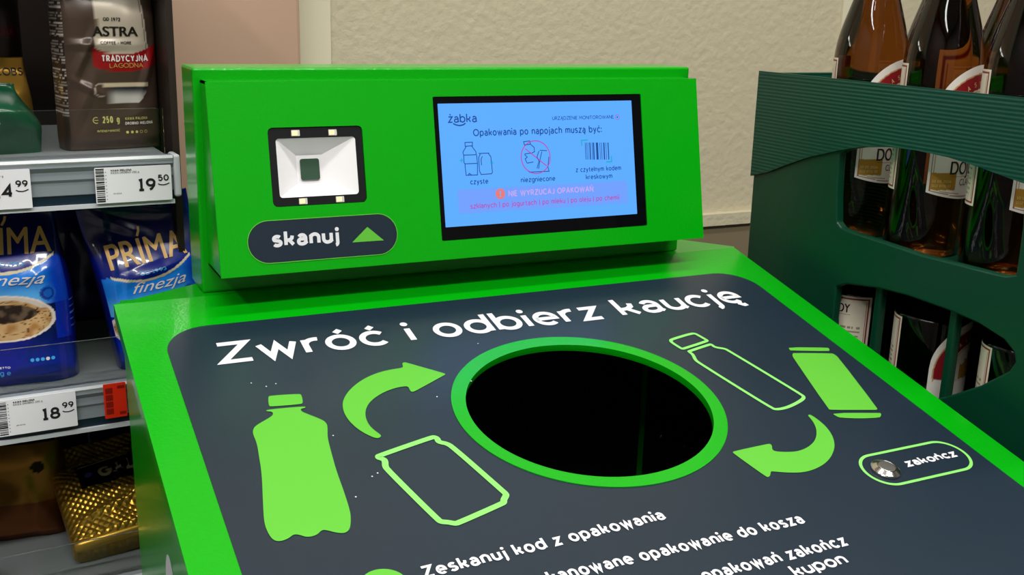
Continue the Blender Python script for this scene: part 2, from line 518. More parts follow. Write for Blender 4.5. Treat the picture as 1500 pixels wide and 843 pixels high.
# lid: sloping plate with a round hole, side lips, flat rear deck
b = LMB()
outer = [(0, VB), (.603, VB), (.603, 0), (0, 0)]
b.prism([outer, circ(HOLE[0], HOLE[1], HOLE[2], HOLE[3], 96)], lid, -.003, 0)
for u0, u1 in ((0, .003), (.600, .603)):
    b.prism([[(u0, VB), (u1, VB), (u1, 0), (u0, 0)]], lid, -.012, -.0029)
b.prism([[(0, VB), (.603, VB), (.603, VB + .003), (0, VB + .003)]], lid, -.02, -.0029)
deck = [(0, 0), (.603, 0), (.6065, .006), (.5735, .052), (.5735, .062), (.0726, .062), (.0726, .044)]
b.prism([deck], lambda x, y, z: V((x, y, z)), .947, .95)
b.build('lid', M['green'], BIN, bevel=.0012)
# cabinet shell
b = LMB()
prof = [(-.575, .06), (-.05, .06), (.03, .9445), (-.004, .9445), (-.575, .9445 + (-.571) * math.tan(TH) + .0)]
for x0, x1 in ((.008, .012), (.588, .592)):
    b.prism([prof], lambda y, z, x: V((x, y, z)), x0, x1)
b.prism([[(.012, .06), (.588, .06), (.588, .9445), (.012, .9445)]], lambda x, z, k: V((x, (.03 - (.9445 - z) * .0904) - k, z)), 0, .003)
b.prism([[(.012, .06), (.588, .06), (.588, .804), (.012, .804)]], lambda x, z, k: V((x, -.575 + k, z)), 0, .003)
b.box(.012, .588, -.572, -.055, .06, .064)
b.build('cabinet', M['green'], BIN)
b = LMB()
b.box(.03, .57, -.55, -.07, 0, .06); b.build('plinth', M['black'], BIN)
# inner liner: open black box below the lid
b = LMB()
zl = lambda y: .943 + y * math.tan(TH)
x0, x1, y0, y1, zb = .02, .58, -.56, -.008, .3
P = [V((x, y, z)) for x, y, z in ((x0, y0, zb), (x1, y0, zb), (x1, y1, zb), (x0, y1, zb), (x0, y0, zl(y0)), (x1, y0, zl(y0)), (x1, y1, zl(y1)), (x0, y1, zl(y1)))]
b.add(P, [(0, 1, 2, 3), (0, 4, 5, 1), (1, 5, 6, 2), (2, 6, 7, 3), (3, 7, 4, 0)])
b.build('bin_liner', M['liner'], BIN)
b = LMB(); b.box(.4935, .4975, -.0125, -.0085, .45, .925); b.build('inner_door_edge', M['green'], BIN)
for zc, xc in ((.756, .5235), (.740, .5548)):
    b = LMB(); fn = lambda p, xc=xc, zc=zc: V((xc + p.x, -.0082 - p.z, zc + p.y))
    b.lathe([(0, .007), (.007, .0065), (.009, .004), (.0095, .0)], 24, fn=fn); b.build('inner_bolt', M['black'], BIN, smooth=True)
# hole ring
b = LMB()
b.prism([circ(*RING, 120), circ(*HOLE, 120)], lid, .0, .0012)
o = b.build('hole_ring', M['green'], BIN)
b = LMB()
n = 96
ci = circ(HOLE[0], HOLE[1], HOLE[2] + .0002, HOLE[3] + .0002, n)
b.add([lid(u, v, -.0045) for u, v in ci] + [lid(u, v, .0012) for u, v in ci], [(i, n + i, n + (i + 1) % n, (i + 1) % n) for i in range(n)])
b.build('hole_collar', M['green'], BIN, smooth=True)

# printed info panel on the lid
H1, H2 = .0005, .0009
pan = LMB()
fl = lambda u, v: lid(u, v, H2)
pl, pr, pt, pb, pc = .0277, .5745, -.048, -.575, .034
panel = [(pl, pb), (pr, pb)] + circ(pr - pc, pt - pc, pc, n=14, a0=0, a1=90) + circ(pl + pc, pt - pc, pc, n=14, a0=90, a1=180)
pan.prism([panel, circ(RING[0], RING[1], RING[2] - .0005, RING[3] - .0005, 120)], lid, .0001, H1, 0)


def icon(pts, m, it=2, sc_=1):
    pan.poly([smooth_loop([lidpx(*p) for p in pts], it)], fl, m)


def z7(x0, y0, s, pts):
    return [(x0 + a / s, y0 + c / s) for a, c in pts]


# big solid bottle, left
B1 = 3.5125
icon(z7(350, 560, B1, [(150, 82), (160, 76), (310, 66), (322, 72), (330, 112), (318, 120), (165, 132), (153, 128)]), 1)
icon(z7(350, 560, B1, [(140, 148), (340, 130), (344, 138), (318, 143), (318, 152), (330, 162), (430, 200), (452, 220), (456, 240), (455, 290), (470, 350), (500, 460), (540, 570), (572, 670), (576, 720), (570, 765), (545, 785), (500, 782), (450, 768), (425, 768), (400, 795), (350, 806), (310, 792), (280, 790), (255, 812), (210, 828), (175, 820), (150, 785), (130, 735), (124, 640), (118, 480), (102, 380), (92, 320), (72, 275), (72, 252), (85, 230), (165, 185), (176, 172), (172, 158), (142, 157)]), 1)
# curved arrow, left
B2 = 6.022
icon(z7(490, 520, B2, [(596, 82), (620, 76), (640, 80), (965, 172), (980, 182), (962, 192), (720, 325), (690, 338), (668, 332), (650, 290), (620, 287), (540, 300), (430, 340), (330, 405), (280, 470), (268, 540), (290, 610), (330, 660), (400, 712), (412, 726), (395, 744), (370, 746), (330, 735), (230, 685), (140, 610), (85, 530), (68, 450), (85, 385), (140, 310), (240, 230), (370, 170), (500, 138), (605, 125), (600, 100)]), 1)
# curved arrow, right
B3 = 7.661
icon(z7(1060, 600, B3, [(942, 82), (955, 70), (985, 78), (1080, 145), (1160, 220), (1220, 310), (1243, 400), (1235, 470), (1195, 560), (1110, 640), (980, 700), (850, 724), (700, 722), (560, 710), (525, 708), (520, 755), (500, 774), (470, 768), (110, 508), (98, 494), (115, 482), (490, 400), (520, 400), (540, 420), (540, 462), (575, 485), (700, 492), (830, 485), (940, 440), (1010, 380), (1040, 310), (1038, 230), (1005, 155), (960, 100)]), 1)
# can, right
B4 = 6.019
icon(z7(1140, 490, B4, [(86, 122), (430, 126), (444, 132), (452, 150), (440, 157), (110, 152), (100, 147)]), 1, 1)
icon(z7(1140, 490, B4, [(135, 173), (460, 176), (490, 182), (530, 215), (870, 660), (868, 674), (855, 676), (460, 676), (440, 668), (130, 215), (122, 195), (125, 180)]), 1, 1)
icon(z7(1140, 490, B4, [(466, 703), (890, 702), (905, 708), (902, 730), (890, 744), (720, 752), (550, 745), (520, 738)]), 1, 1)


def line_icon(pts, wd, m, closed=True):
    P = [lidpx(*p) for p in pts]
    if closed:
        P = smooth_loop(P, 2) + []
        ribbon(pan, P, wd, fl, m, closed=True)
    else:
        ribbon(pan, P, wd, fl, m)


# outline can, left
B5 = 5.618
line_icon(z7(540, 630, B5, [(78, 230), (85, 222), (520, 70), (545, 70), (565, 82), (572, 105), (600, 115), (640, 122), (690, 150), (1110, 520), (1130, 540), (1128, 556), (1110, 585), (1112, 605), (1095, 618), (740, 775), (710, 782), (650, 770), (600, 768), (570, 752), (150, 335), (135, 305), (136, 275), (128, 256), (105, 246), (82, 240)]), .0043, 2)
# outline bottle, right
line_icon(z7(970, 470, B5, [(66, 172), (82, 160), (240, 113), (270, 115), (290, 125), (360, 165), (368, 172), (355, 180), (185, 235), (165, 240), (150, 234), (80, 190)]), .003, 2)
line_icon(z7(970, 470, B5, [(218, 262), (232, 256), (390, 203), (405, 205), (425, 222), (450, 230), (510, 238), (540, 252), (1150, 620), (1165, 638), (1150, 660), (1080, 700), (1010, 728), (940, 740), (900, 730), (300, 355), (270, 330), (258, 300), (245, 282), (228, 270)]), .003, 2)
# title and instructions
tu0 = lidpx(322, 538); tu1 = lidpx(1098, 440)
text(pan, 'Zwróć i odbierz kaucję', fl, .0605, .5400, -.1068, .0305, .0051, 3, space=.8)


def lidtext(s, xa, ya, xb, yb, cap, wd, **k):
    a = lidpx(xa, ya); c = lidpx(xb, yb)
    text(pan, s, fl, a[0], c[0], a[1], cap, wd, 3, y1=c[1], **k)


lidtext('Zeskanuj kod z opakowania', 622, 850, 977, 762.5, .0100, .0019)


def lid_right(s_, vis, xl, xr, cap, wd):
    """a line of which only the end vis shows, from pixel xl to xr"""
    c = lidpx(*xr); a = lidpx(*xl)
    k = (text_width(s_, cap, wd) - text_width(vis, cap, wd)) + (c[0] - a[0])
    text(pan, s_, fl, c[0] - k, c[0], c[1], cap, wd, 3)


lid_right('zeskanowane opakowanie do kosza', 'opakowanie do kosza', (944, 829), (1181, 768), .0098, .0019)
lid_right('opakowań zakończ', 'zakończ', (1157, 824), (1244.5, 800.5), .0098, .0019)
c = lidpx(1244.5, 827)
text(pan, 'kupon', fl, lidpx(1168, 849)[0], c[0], c[1], .0098, .0019, 3)
bc = lidpx(563, 862)
disc(pan, bc[0], bc[1], .0145, fl, 1, n=40)
# button surround and word
pa = (.4655, -.3690, .5625, -.3345)
rr = rrect(*pa, .0172, 14)
ribbon(pan, rr, .0024, fl, 2, closed=True)
a = lidpx(1332, 687); c = lidpx(1404, 671.5)
text(pan, 'zakończ', fl, a[0], c[0] + .001, a[1] + .0008, .0080, .0018, 3, y1=c[1] + .0008)
rng = random.Random(3)
for px_, py_ in [(368, 563), (390, 568), (404, 564), (521, 730), (545, 700), (640, 583), (700, 505), (553, 695), (488, 640), (690, 560)]:
    u_, v_ = lidpx(px_, py_); disc(pan, u_, v_, .0006, fl, 3, n=6)
pan.build('info_panel', [M['slate'], M['lime'], M['limepale'], M['white']], BIN)
# push button
ub, vb = lidpx(1296.5, 690.5)
b = LMB(); fn = lambda p: lid(ub + p.x, vb + p.y, p.z)
b.lathe([(.0108, .0009), (.0108, .0022), (.0102, .0028), (.0072, .0046), (.0066, .0046), (.0064, .0036), (.0064, .002)], 48, fn=fn)
pb_ = b.build('push_button', M['steel'], BIN, smooth=False)
b = LMB(); b.lathe([(.0062, .002), (.0062, .0042), (.0058, .0045), (.0001, .0046)], 40, fn=fn); b.build('button_cap', M['steel2'], pb_)
# white oval logo on the left side of the cabinet
b = LMB()
b.poly([circ(-.172, .772, .0235, .036, 40)], lambda y, z: V((.0078, y, z + .008)), 0, True)
b.build('side_sticker', M['white'], BIN)

# console: box on the rear deck
b = LMB(); b.box(.0700, .5380, .0084, .057, .9502, 1.1320)
cons = b.build('console', M['green'], BIN, bevel=.002)
FB = V((.0757, -.042, .974)); FT = V((0, .030, .1485)); FTn = FT.normalized(); FL_ = FT.length; FN = V((0, -FTn.z, FTn.y)); FW_ = .4563


def face(s, t, wz=0):
    return FB + V((s, 0, 0)) + FTn * t + FN * wz


def facepx(x, y):
    P = onp(x, y, FN, FN.dot(FB)) - FB
    return P.x, P.dot(FTn)


def quadpx(*p):
    return [facepx(*q) for q in p]


scan_o = quadpx((403.3, 303.6), (540.8, 296), (527.6, 185), (388.4, 186.4))
disp_o = quadpx((651.5, 353.4), (951.6, 330), (935.3, 139.9), (629.3, 139.3))


def bbox(p):
    return min(a for a, _ in p), min(c for _, c in p), max(a for a, _ in p), max(c for _, c in p)


def mid_rect(q):
    return ((q[0][0] + q[3][0]) / 2, (q[0][1] + q[1][1]) / 2, (q[1][0] + q[2][0]) / 2, (q[2][1] + q[3][1]) / 2)


SO = mid_rect(scan_o); DO = mid_rect(disp_o)
b = LMB()
front = [(.0003, .0003), (FW_ - .0003, .0003), (FW_ - .0003, FL_ - .0003), (.0003, FL_ - .0003)]
shole = rrect(*SO, .004, 6); dhole = rrect(*DO, .0012, 3)
b.prism([front, shole, dhole], face, -.004, 0)
sidep = [(-.0380, .9757), (.0088, .9757), (.0088, 1.1211), (-.0082, 1.1211)]
x0, x1 = FB.x, FB.x + FW_
b.box(x0, x1, -.0405, .0088, .974, .9757)
b.box(x0, x1, -.0118, .0088, 1.1206, 1.1225)
for xa, xb in ((x0, x0 + .0018), (x1 - .0018, x1)):
    b.prism([[(-.0410, .974), (.0088, .974), (.0088, 1.1225), (-.0116, 1.1225)]], lambda y, z, x: V((x, y, z)), xa, xb)
b.build('front_cover', M['green'], cons)
# scanner window
sq = lambda s, t, wz=0: face(s, t, wz)
iq = quadpx((411.2, 290.4), (527.6, 283.8), (519.7, 200.4), (403.3, 202.6)); SI = mid_rect(iq)
lq = quadpx((444.6, 262), (472.7, 261), (471.8, 232), (442.9, 233)); SL = mid_rect(lq)
b = LMB()
e = .0004
so_ = rrect(SO[0] + e, SO[1] + e, SO[2] - e, SO[3] - e, .004, 6)
b.prism([so_, rrect(*SI, .0025, 5)], face, -.006, -.0012)
scn = b.build('scanner_window', M['black'], BIN)
b = LMB()
DEP = -.013
cxm, cym = (SI[0] + SI[2]) / 2, (SI[1] + SI[3]) / 2
lw, lh = .0105, .0115
n0 = [(SI[0], SI[1]), (SI[2], SI[1]), (SI[2], SI[3]), (SI[0], SI[3])]
lc = ((SL[0] + SL[2]) / 2 + .001, (SL[1] + SL[3]) / 2)
n1 = [(lc[0] - lw, lc[1] - lh), (lc[0] + lw, lc[1] - lh), (lc[0] + lw, lc[1] + lh), (lc[0] - lw, lc[1] + lh)]
b.add([face(*p, -.0014) for p in n0] + [face(*p, DEP) for p in n1], [(i, (i + 1) % 4, 4 + (i + 1) % 4, 4 + i) for i in range(4)] + [(4, 5, 6, 7)])
b.build('reflector', M['reflector'], scn)
b = LMB(); b.prism([rrect(lc[0] - .0079, lc[1] - .0086, lc[0] + .0079, lc[1] + .0086, .0018, 5)], face, DEP + .0002, DEP + .0016)
b.build('scanner_lens', M['lens'], scn, bevel=.0005)
for px_, py_ in ((433.2, 195), (487.6, 194), (444.6, 295), (498.6, 292)):
    s_, t_ = facepx(px_, py_)
    b = LMB(); b.prism([rrect(s_ - .0034, t_ - .0024, s_ + .0034, t_ + .0024, .0004, 2)], face, -.0012, -.0006)
    hd = b.build('led', M['ledhold'], scn)
    b = LMB(); b.prism([rrect(s_ - .0028, t_ - .0018, s_ + .0014, t_ + .0018, .0003, 2)], face, -.0006, -.0003); b.build('led_chip', M['led'], hd)
# display
b = LMB(); e = .0003
b.prism([rrect(DO[0] + e, DO[1] + e, DO[2] - e, DO[3] - e, .001, 3)], face, -.006, -.0006)
dsp = b.build('display', M['glassblack'], BIN)
sq_ = quadpx((656.9, 333), (936.8, 313.4), (922, 149), (637.3, 150.2)); SC = mid_rect(sq_)
scr = LMB()
fs = lambda s, t: face(s, t, -.00022)
scr.prism([rrect(*SC, .0004, 2)], face, -.00058, -.0004, 0)
D7 = 3.372


def dpx(a, c):
    return facepx(610 + a / D7, 120 + c / D7)


def stext(s, xa, ya, xb, yb, cap, wd, m, **k):
    a = dpx(xa, ya); c = dpx(xb, yb)
    text(scr, s, fs, a[0], c[0], (a[1] + c[1]) / 2 if k.pop('flat', True) else a[1], cap, wd, m, **k)


bn = [dpx(202, 532), dpx(1040, 490), dpx(1045, 600), dpx(212, 650)]
bx = mid_rect([bn[3], bn[2], bn[1], bn[0]])
scr.poly([rrect(*bx, .0008, 3)], lambda s, t: face(s, t, -.0003), 1)
stext('żabka', 157, 204, 300, 199, .0074, .00105, 2)
pc_ = [dpx(182, 206), dpx(197, 213), dpx(215, 216), dpx(232, 212), dpx(243, 204)]
ribbon(scr, pc_, .0011, fs, 2)
stext('URZĄDZENIE MONITOROWANE', 672, 187, 976, 183, .0032, .00045, 2)
rc = dpx(993, 174); ribbon(scr, circ(rc[0], rc[1], .0022, n=24), .0005, fs, 4, closed=True); disc(scr, rc[0], rc[1], .0007, fs, 2)
stext('Opakowania po napojach muszą być:', 281, 264, 917, 254, .0062, .0009, 2)
stext('czyste', 267, 506, 356, 505, .0046, .0007, 2)
stext('niezgniecone', 517, 495, 687, 491, .0044, .00065, 2)
stext('z czytelnym kodem', 788, 443, 1012, 440, .0044, .00065, 2)
stext('kreskowym', 838, 480, 969, 478, .0044, .00065, 2)
stext('NIE WYRZUCAJ OPAKOWAŃ', 456, 565, 875, 545, .0052, .0009, 6)
stext('szklanych | po jogurtach | po mleku | po oleju | po chemii', 267, 622, 1003, 588, .0046, .00065, 4)
oc = dpx(415, 554); disc(scr, oc[0], oc[1], .0046, fs, 5, n=28)
text(scr, '!', lambda s, t: face(s, t, -.0001), oc[0] - .0008, oc[0] + .0008, oc[1] - .0028, .0056, .0011, 6) if False else ribbon(scr, [(oc[0], oc[1] + .0026), (oc[0], oc[1] - .0004)], .0011, lambda s, t: face(s, t, -.0001), 0)
disc(scr, oc[0], oc[1] - .002, .0007, lambda s, t: face(s, t, -.0001), 0)


def sline(pts, m=2, wd=.0007, closed=False):
    ribbon(scr, [dpx(*p) for p in pts], wd, fs, m, closed=closed)


sline([(240, 300), (277, 298), (277, 316), (241, 318)], closed=True)
sline([(246, 320), (230, 348), (234, 362), (296, 360), (294, 345), (274, 318)])
sline([(234, 362), (236, 400), (240, 405), (302, 403), (298, 362)]); sline([(240, 405), (246, 462), (302, 460), (302, 405)]); sline([(256, 462), (262, 452), (272, 460)])
sline([(308, 354), (360, 352)]); sline([(316, 356), (308, 374), (312, 440), (320, 458), (372, 454), (376, 446), (368, 370), (356, 354)]); sline([(326, 368), (320, 382), (322, 412)])
for (x_, y_), r_ in (((224, 388), 15), ((374, 400), 12)):
    st4 = []
    for k in range(8):
        rr_ = r_ if k % 2 == 0 else r_ * .3
        st4.append(dpx(x_ + rr_ * math.cos(k * math.pi / 4), y_ + rr_ * math.sin(k * math.pi / 4)))
    scr.poly([st4], fs, 3)
cc_ = dpx(590, 372); rr_ = (dpx(662, 370)[0] - dpx(519, 374)[0]) / 2
ribbon(scr, circ(cc_[0], cc_[1], rr_, n=48), .0009, fs, 4, closed=True)
sline([(538, 330), (645, 416)], 4, .0009)
sline([(530, 296), (560, 292), (564, 308), (534, 312)], closed=True); sline([(564, 308), (582, 324), (584, 345), (570, 352)]); sline([(534, 358), (548, 372), (538, 380), (546, 400)]); sline([(536, 356), (566, 352)]); sline([(546, 402), (578, 396)])
sline([(610, 338), (645, 340)]); sline([(606, 342), (596, 370), (606, 392), (596, 428)]); sline([(620, 344), (612, 380), (604, 430)]); sline([(655, 370), (650, 420), (656, 442), (560, 446), (552, 440)])
for k, (x_, w_) in enumerate(((834, .0006), (841, .0005), (848, .0004), (857, .0011), (868, .0006), (875, .0012), (892, .0022), (906, .0005), (914, .0006), (926, .0013), (936, .0005), (947, .001))):
    sline([(x_, 300), (x_ + 4, 384)], 2, w_)
sline([(818, 316), (816, 289), (846, 287)], 3, .0011); sline([(938, 396), (965, 394), (963, 366)], 3, .0011)
scr.build('screen', [M['screen'], M['screenpurple'], M['screendark'], M['screenteal'], M['screenred'], M['screenorange'], M['screenpink']], dsp)
# "skanuj" sign
pq = [facepx(362, 350), facepx(581.6, 340), facepx(472, 380), facepx(472.7, 318.5)]
ps = (pq[0][0], pq[2][1], pq[1][0], pq[3][1])
sg = LMB(); fg = lambda s, t: face(s, t, .0006)
sg.prism([rrect(*ps, (ps[3] - ps[1]) / 2, 16)], face, .0001, .0004, 0)
ribbon(sg, rrect(*ps, (ps[3] - ps[1]) / 2, 16), .0006, lambda s, t: face(s, t, .0005), 2, closed=True)
a = facepx(398.5, 362.5); c = facepx(497, 356)
text(sg, 'skanuj', fg, a[0], c[0], (a[1] + c[1]) / 2 - .0002, .0128, .0028, 1)
sg.poly([[facepx(515.7, 355.4), facepx(561.9, 352.3), facepx(537.7, 332.6)]], fg, 2)
sg.build('scan_sign', [M['slate'], M['white'], M['lime']], BIN)

# ------------------------------------------------------------------ store shelf on the left
SA = R(3.0)
SO_ = V((0, .10, 0)); SX = V((math.cos(SA), math.sin(SA), 0)); SY = V((-math.sin(SA), math.cos(SA), 0))


def shp(px_, py_, yl=0):
    """a pixel on the shelf's vertical plane yl behind its front, in shelf coordinates"""
    P = onp(px_, py_, SY, SY.dot(SO_) + yl) - SO_
    return P.dot(SX), P.z


SH = tag(empty('store_shelf', (SO_.x, SO_.y, 0), (0, 0, SA)), 'grey metal store shelf with clear front guards holding coffee packs', 'shelf')
levels = [(1.049, True), (.8485, True), (.657, True), (1.285, False)]
for zt, g in levels:
    b = MB(); b.box(-.75, .066, .004, .285 if g else .20, zt - .012, zt)
    bd = b.build('shelf_board', M['shelfgrey'], SH, bevel=.001)
    b = MB()
    prf = [(.004, zt + .003), (-.003, zt + .003), (-.0042, zt + .0005), (-.003, zt - .0015), (-.0036, zt - .004), (-.0012, zt - .008), (-.0020, zt - .0145), (-.0005, zt - .017), (-.0012, zt - .0275), (.0, zt - .0282)]
    n = len(prf)
    mm = [0, 1, 1, 0, 0, 0, 0, 0, 0]
    for i in range(n - 1):
        b.add([V((x, *prf[j])) for j in (i, i + 1) for x in (-.75, .066)], [(0, 2, 3, 1)], mm[i])
    b.box(-.75, .066, .0, .004, zt - .036, zt - .0275, 2)
    b.box(-.75, .066, -.0035, .004, zt - .0395, zt - .036, 1)
    b.box(-.75, .066, .0005, .0045, zt - .0395, zt + .002, 0)
    rl = b.build('price_rail', [M['greyrail'], M['lightrail'], M['navy']], bd)
    b = MB(); b.box(.0662, .0722, -.004, .02, zt - .034, zt + .003); b.build('end_cap', M['lightrail'], bd, bevel=.002)
    if g:
        b = MB(); b.box(-.75, .0615, .0052, .0072, zt + .001, zt + .0425); b.build('clear_guard', M['acrylic'], bd)
b = MB(); b.box(-.78, .08, .285, .297, 0, 1.285); b.build('back_panel', M['darkwood'], SH)
for x in (-.78, .0735):
    b = MB(); b.box(x, x + .006, .03, .285, 0, 1.285); b.build('side_panel', M['darkwood'], SH)
b = MB(); b.box(-.774, .0735, .03, .285, .0, .1); b.build('kick_board', M['darkwood'], SH)


# unseen twin tube lamp, added above the shelf for pale streaks on the lid
TL = tag(empty('added_tube_lamp', (-.2, .40, 1.34)), 'unseen twin tube lamp added above the coffee shelf to brighten the lid', 'lamp')
b = MB(); b.box(-.52, .455, -.018, -.0005, -.02, .02); b.build('housing', M['trim'], TL, bevel=.003)
for xa, xb in ((-.51, .279), (.322, .446)):
    b = MB(); b.lathe([(.0001, xa), (.011, xa), (.011, xb), (.0001, xb)], 20, fn=lambda p: V((p.z, -.030 + p.x, p.y)))
    b.build('tube', M['tube'], TL, smooth=False)
    for xe in (xa, xb):
        b = MB(); b.box(xe - .006, xe + .006, -.043, -.018, -.013, .013); b.build('tube_holder', M['tagwhite'], TL, bevel=.002)


# price tags slid into the rails
def price_tag(corners, label, m, prints):
    q = [shp(*p, yl=-.0055) for p in corners]          # bl, br, tr, tl
    x0, z0, x1, z1 = mid_rect(q)
    b = MB(); Wd, Hd = x1 - x0, z1 - z0
    fn = lambda x, z, y: V((x, y, z))
    b.prism([rrect(-Wd / 2, 0, Wd / 2, Hd, .0008, 3)], lambda x, z, y: V((x, -y, z)), -.0004, .0004, 0)
    prints(b, lambda x, z: V((x - Wd / 2, -.0006, z)), Wd, Hd)
    o = b.build('price_tag', m)
    P = SO_ + SX * ((x0 + x1) / 2) + SY * -.0055
    o.location = (P.x, P.y, z0); o.rotation_euler = (0, 0, SA)
    return tag(o, label, 'price tag', 'price tags in the shelf rails')


def price(big, small, bars=True):
    def f(b, fn, W_, H_):
        nb = len(big)
        xw = .0088 * (nb - .3)
        xr = W_ - .0135
        text(b, big, fn, xr - xw, xr, H_ * .29, .0108, .0021, 1)
        text(b, small, fn, W_ - .0115, W_ - .0022, H_ * .55, .0056, .0011, 1)
        ribbon(b, [(W_ - .0115, H_ * .475), (W_ - .0095, H_ * .445), (W_ - .0068, H_ * .435), (W_ - .004, H_ * .455), (W_ - .002, H_ * .485)], .0009, fn, 1)
        text(b, 'KAWA MIELONA', fn, .013, .030, H_ * .885, .0017, .0004, 1)
        text(b, 'KAWA DROBNO 250 g', fn, .013, .036, H_ * .82, .0017, .0003, 2)
        text(b, 'za sztuk', fn, .014, .021, H_ * .25, .0012, .0002, 2)
        rg = random.Random(big)
        if bars:
            z = H_ * .04
            while z < H_ * .95:
                t = rg.choice((.0004, .0006, .001, .0013)); b.poly([[(.0008, z), (.0075, z), (.0075, z + t), (.0008, z + t)]], fn, 1 if rg.random() < .7 else 2)
                z += t + rg.choice((.0004, .0006, .0009))
            for k in range(9):
                zz = H_ * (.1 + .095 * k); b.poly([[(.0085, zz), (.0092, zz), (.0092, zz + .0008), (.0085, zz + .0008)]], fn, 2)
    return f


def redprint(b, fn, W_, H_):
    for k in range(4):
        b.poly([[(W_ * .08, H_ * (.12 + .2 * k)), (W_ * .4, H_ * (.12 + .2 * k)), (W_ * .4, H_ * (.28 + .2 * k)), (W_ * .08, H_ * (.28 + .2 * k))]], fn, 1)
    b.poly([[(W_ * .62, H_ * .84), (W_ * .95, H_ * .84), (W_ * .95, H_ * .92), (W_ * .62, H_ * .92)]], fn, 1)
    b.poly([[(W_ * .66, H_ * .08), (W_ * .95, H_ * .08), (W_ * .95, H_ * .16), (W_ * .66, H_ * .16)]], fn, 1)


TM = [M['tagwhite'], M['ink'], M['greyink']]
price_tag([(143, 299), (253.5, 292), (249, 242.5), (136, 245.5)], 'white price tag reading 19.50 on the upper grey rail below the brown pack', TM, price('19', '50'))
price_tag([(-63, 311), (49, 305), (42, 247), (-70, 253)], 'white price tag reading 14.99 on the upper grey rail at its left', TM, price('14', '99'))
price_tag([(0, 642), (115, 622.5), (109, 571.5), (-7, 590)], 'white price tag reading 18.99 on the rail below the blue packs', TM, price('18', '99'))
price_tag([(156, 614.5), (188, 608.5), (182, 559), (149, 565)], 'small red price tag on the lower rail beside the green machine', [M['tagred'], M['tagdarkred']], redprint)


# ------------------------------------------------------------------ coffee packs
def bag(name, w_, h_, d_, paint, loc, rz=0, ry=0, rx=0, n=4.5, seed=1, wr=.0016, mats=None, prints=None, prof=None, nt=200, nz=170, top=1.0, creases=()):
    rg = random.Random(seed); off = V((rg.random() * 9, rg.random() * 9, 0))

    def bprof(t):
        if prof:
            return prof(t)
        lo = min(1, .80 + .2 * sstep(0, .06, t)) if t > 0 else .8
        return lo * (1 - .93 * sstep(.55, .9, t)) if t < .9 else .07

    def aprof(t):
        return (1 - .012 * math.sin(t * 3.1)) * (1 + (top - 1) * sstep(.4, 1, t))

    def wrinkle(x, z):
        k = noise.noise(V((x * 38, z * 26, 0)) + off) * wr + noise.noise(V((x * 90, z * 60, 4)) + off) * wr * .35
        for (cx_, cz_, ang, ln, am, wd_) in creases:
            dx, dz = x - cx_, z - cz_; c_, s_ = math.cos(R(ang)), math.sin(R(ang))
            al = dx * c_ + dz * s_; pe = -dx * s_ + dz * c_
            k += am * max(0, 1 - abs(pe) / wd_) * math.exp(-(al / ln) ** 2)
        return k

    def fy(x, z):
        t = min(1, max(0, z / h_)); A = w_ / 2 * aprof(t); B = d_ / 2 * bprof(t); u = min(.999, abs(x) / A)
        return -B * (1 - u ** n) ** (1 / n) - wrinkle(x, z) * (1 - u ** 4)
    b = MB(); b.c = []
    for j in range(nz + 1):
        t = j / nz; z = h_ * t; A = w_ / 2 * aprof(t); B = d_ / 2 * bprof(t)
        for i in range(nt):
            a = 2 * math.pi * i / nt; ca, sa = math.cos(a), math.sin(a)
            # spread samples evenly over the flat front
            x = A * math.copysign(abs(ca) ** (2 / n), ca); y = B * math.copysign(abs(sa) ** (2 / n), sa)
            u = min(1, abs(x) / A)
            if abs(ca) < .93:
                x = A * math.copysign(min(1, abs(ca) / .93) ** 1.0 * (.93 ** (2 / n)), ca) if False else x
            y -= wrinkle(x, z) * (1 - u ** 4) * (1 if sa < 0 else -1)
            b.v.append((x, y, z)); kind = 'front' if sa < 0 and u < .93 else ('back' if sa > 0 and u < .93 else ('right' if ca > 0 else 'left'))
            b.c.append(paint(kind, x, z, y))
    for j in range(nz):
        for i in range(nt):
            i2 = (i + 1) % nt
            b.f.append((j * nt + i, j * nt + i2, (j + 1) * nt + i2, (j + 1) * nt + i)); b.m.append(0)
    b.f.append(tuple(range(nt))[::-1]); b.m.append(0); b.f.append(tuple(nz * nt + i for i in range(nt))); b.m.append(0)
    k0 = len(b.f)
    if prints:
        prints(b, lambda x, z: V((x, fy(x, z) - .0007, z)))
    o = b.build(name, mats, smooth=True)
    o.location = loc; o.rotation_euler = (rx, ry, rz)
    return o


def hsh(a, c):
    return (math.sin(a * 127.1 + c * 311.7) * 43758.5453) % 1


BR = lin(74, 58, 48)
CREAMP = lin(196, 184, 166); REDP = lin(150, 12, 20)


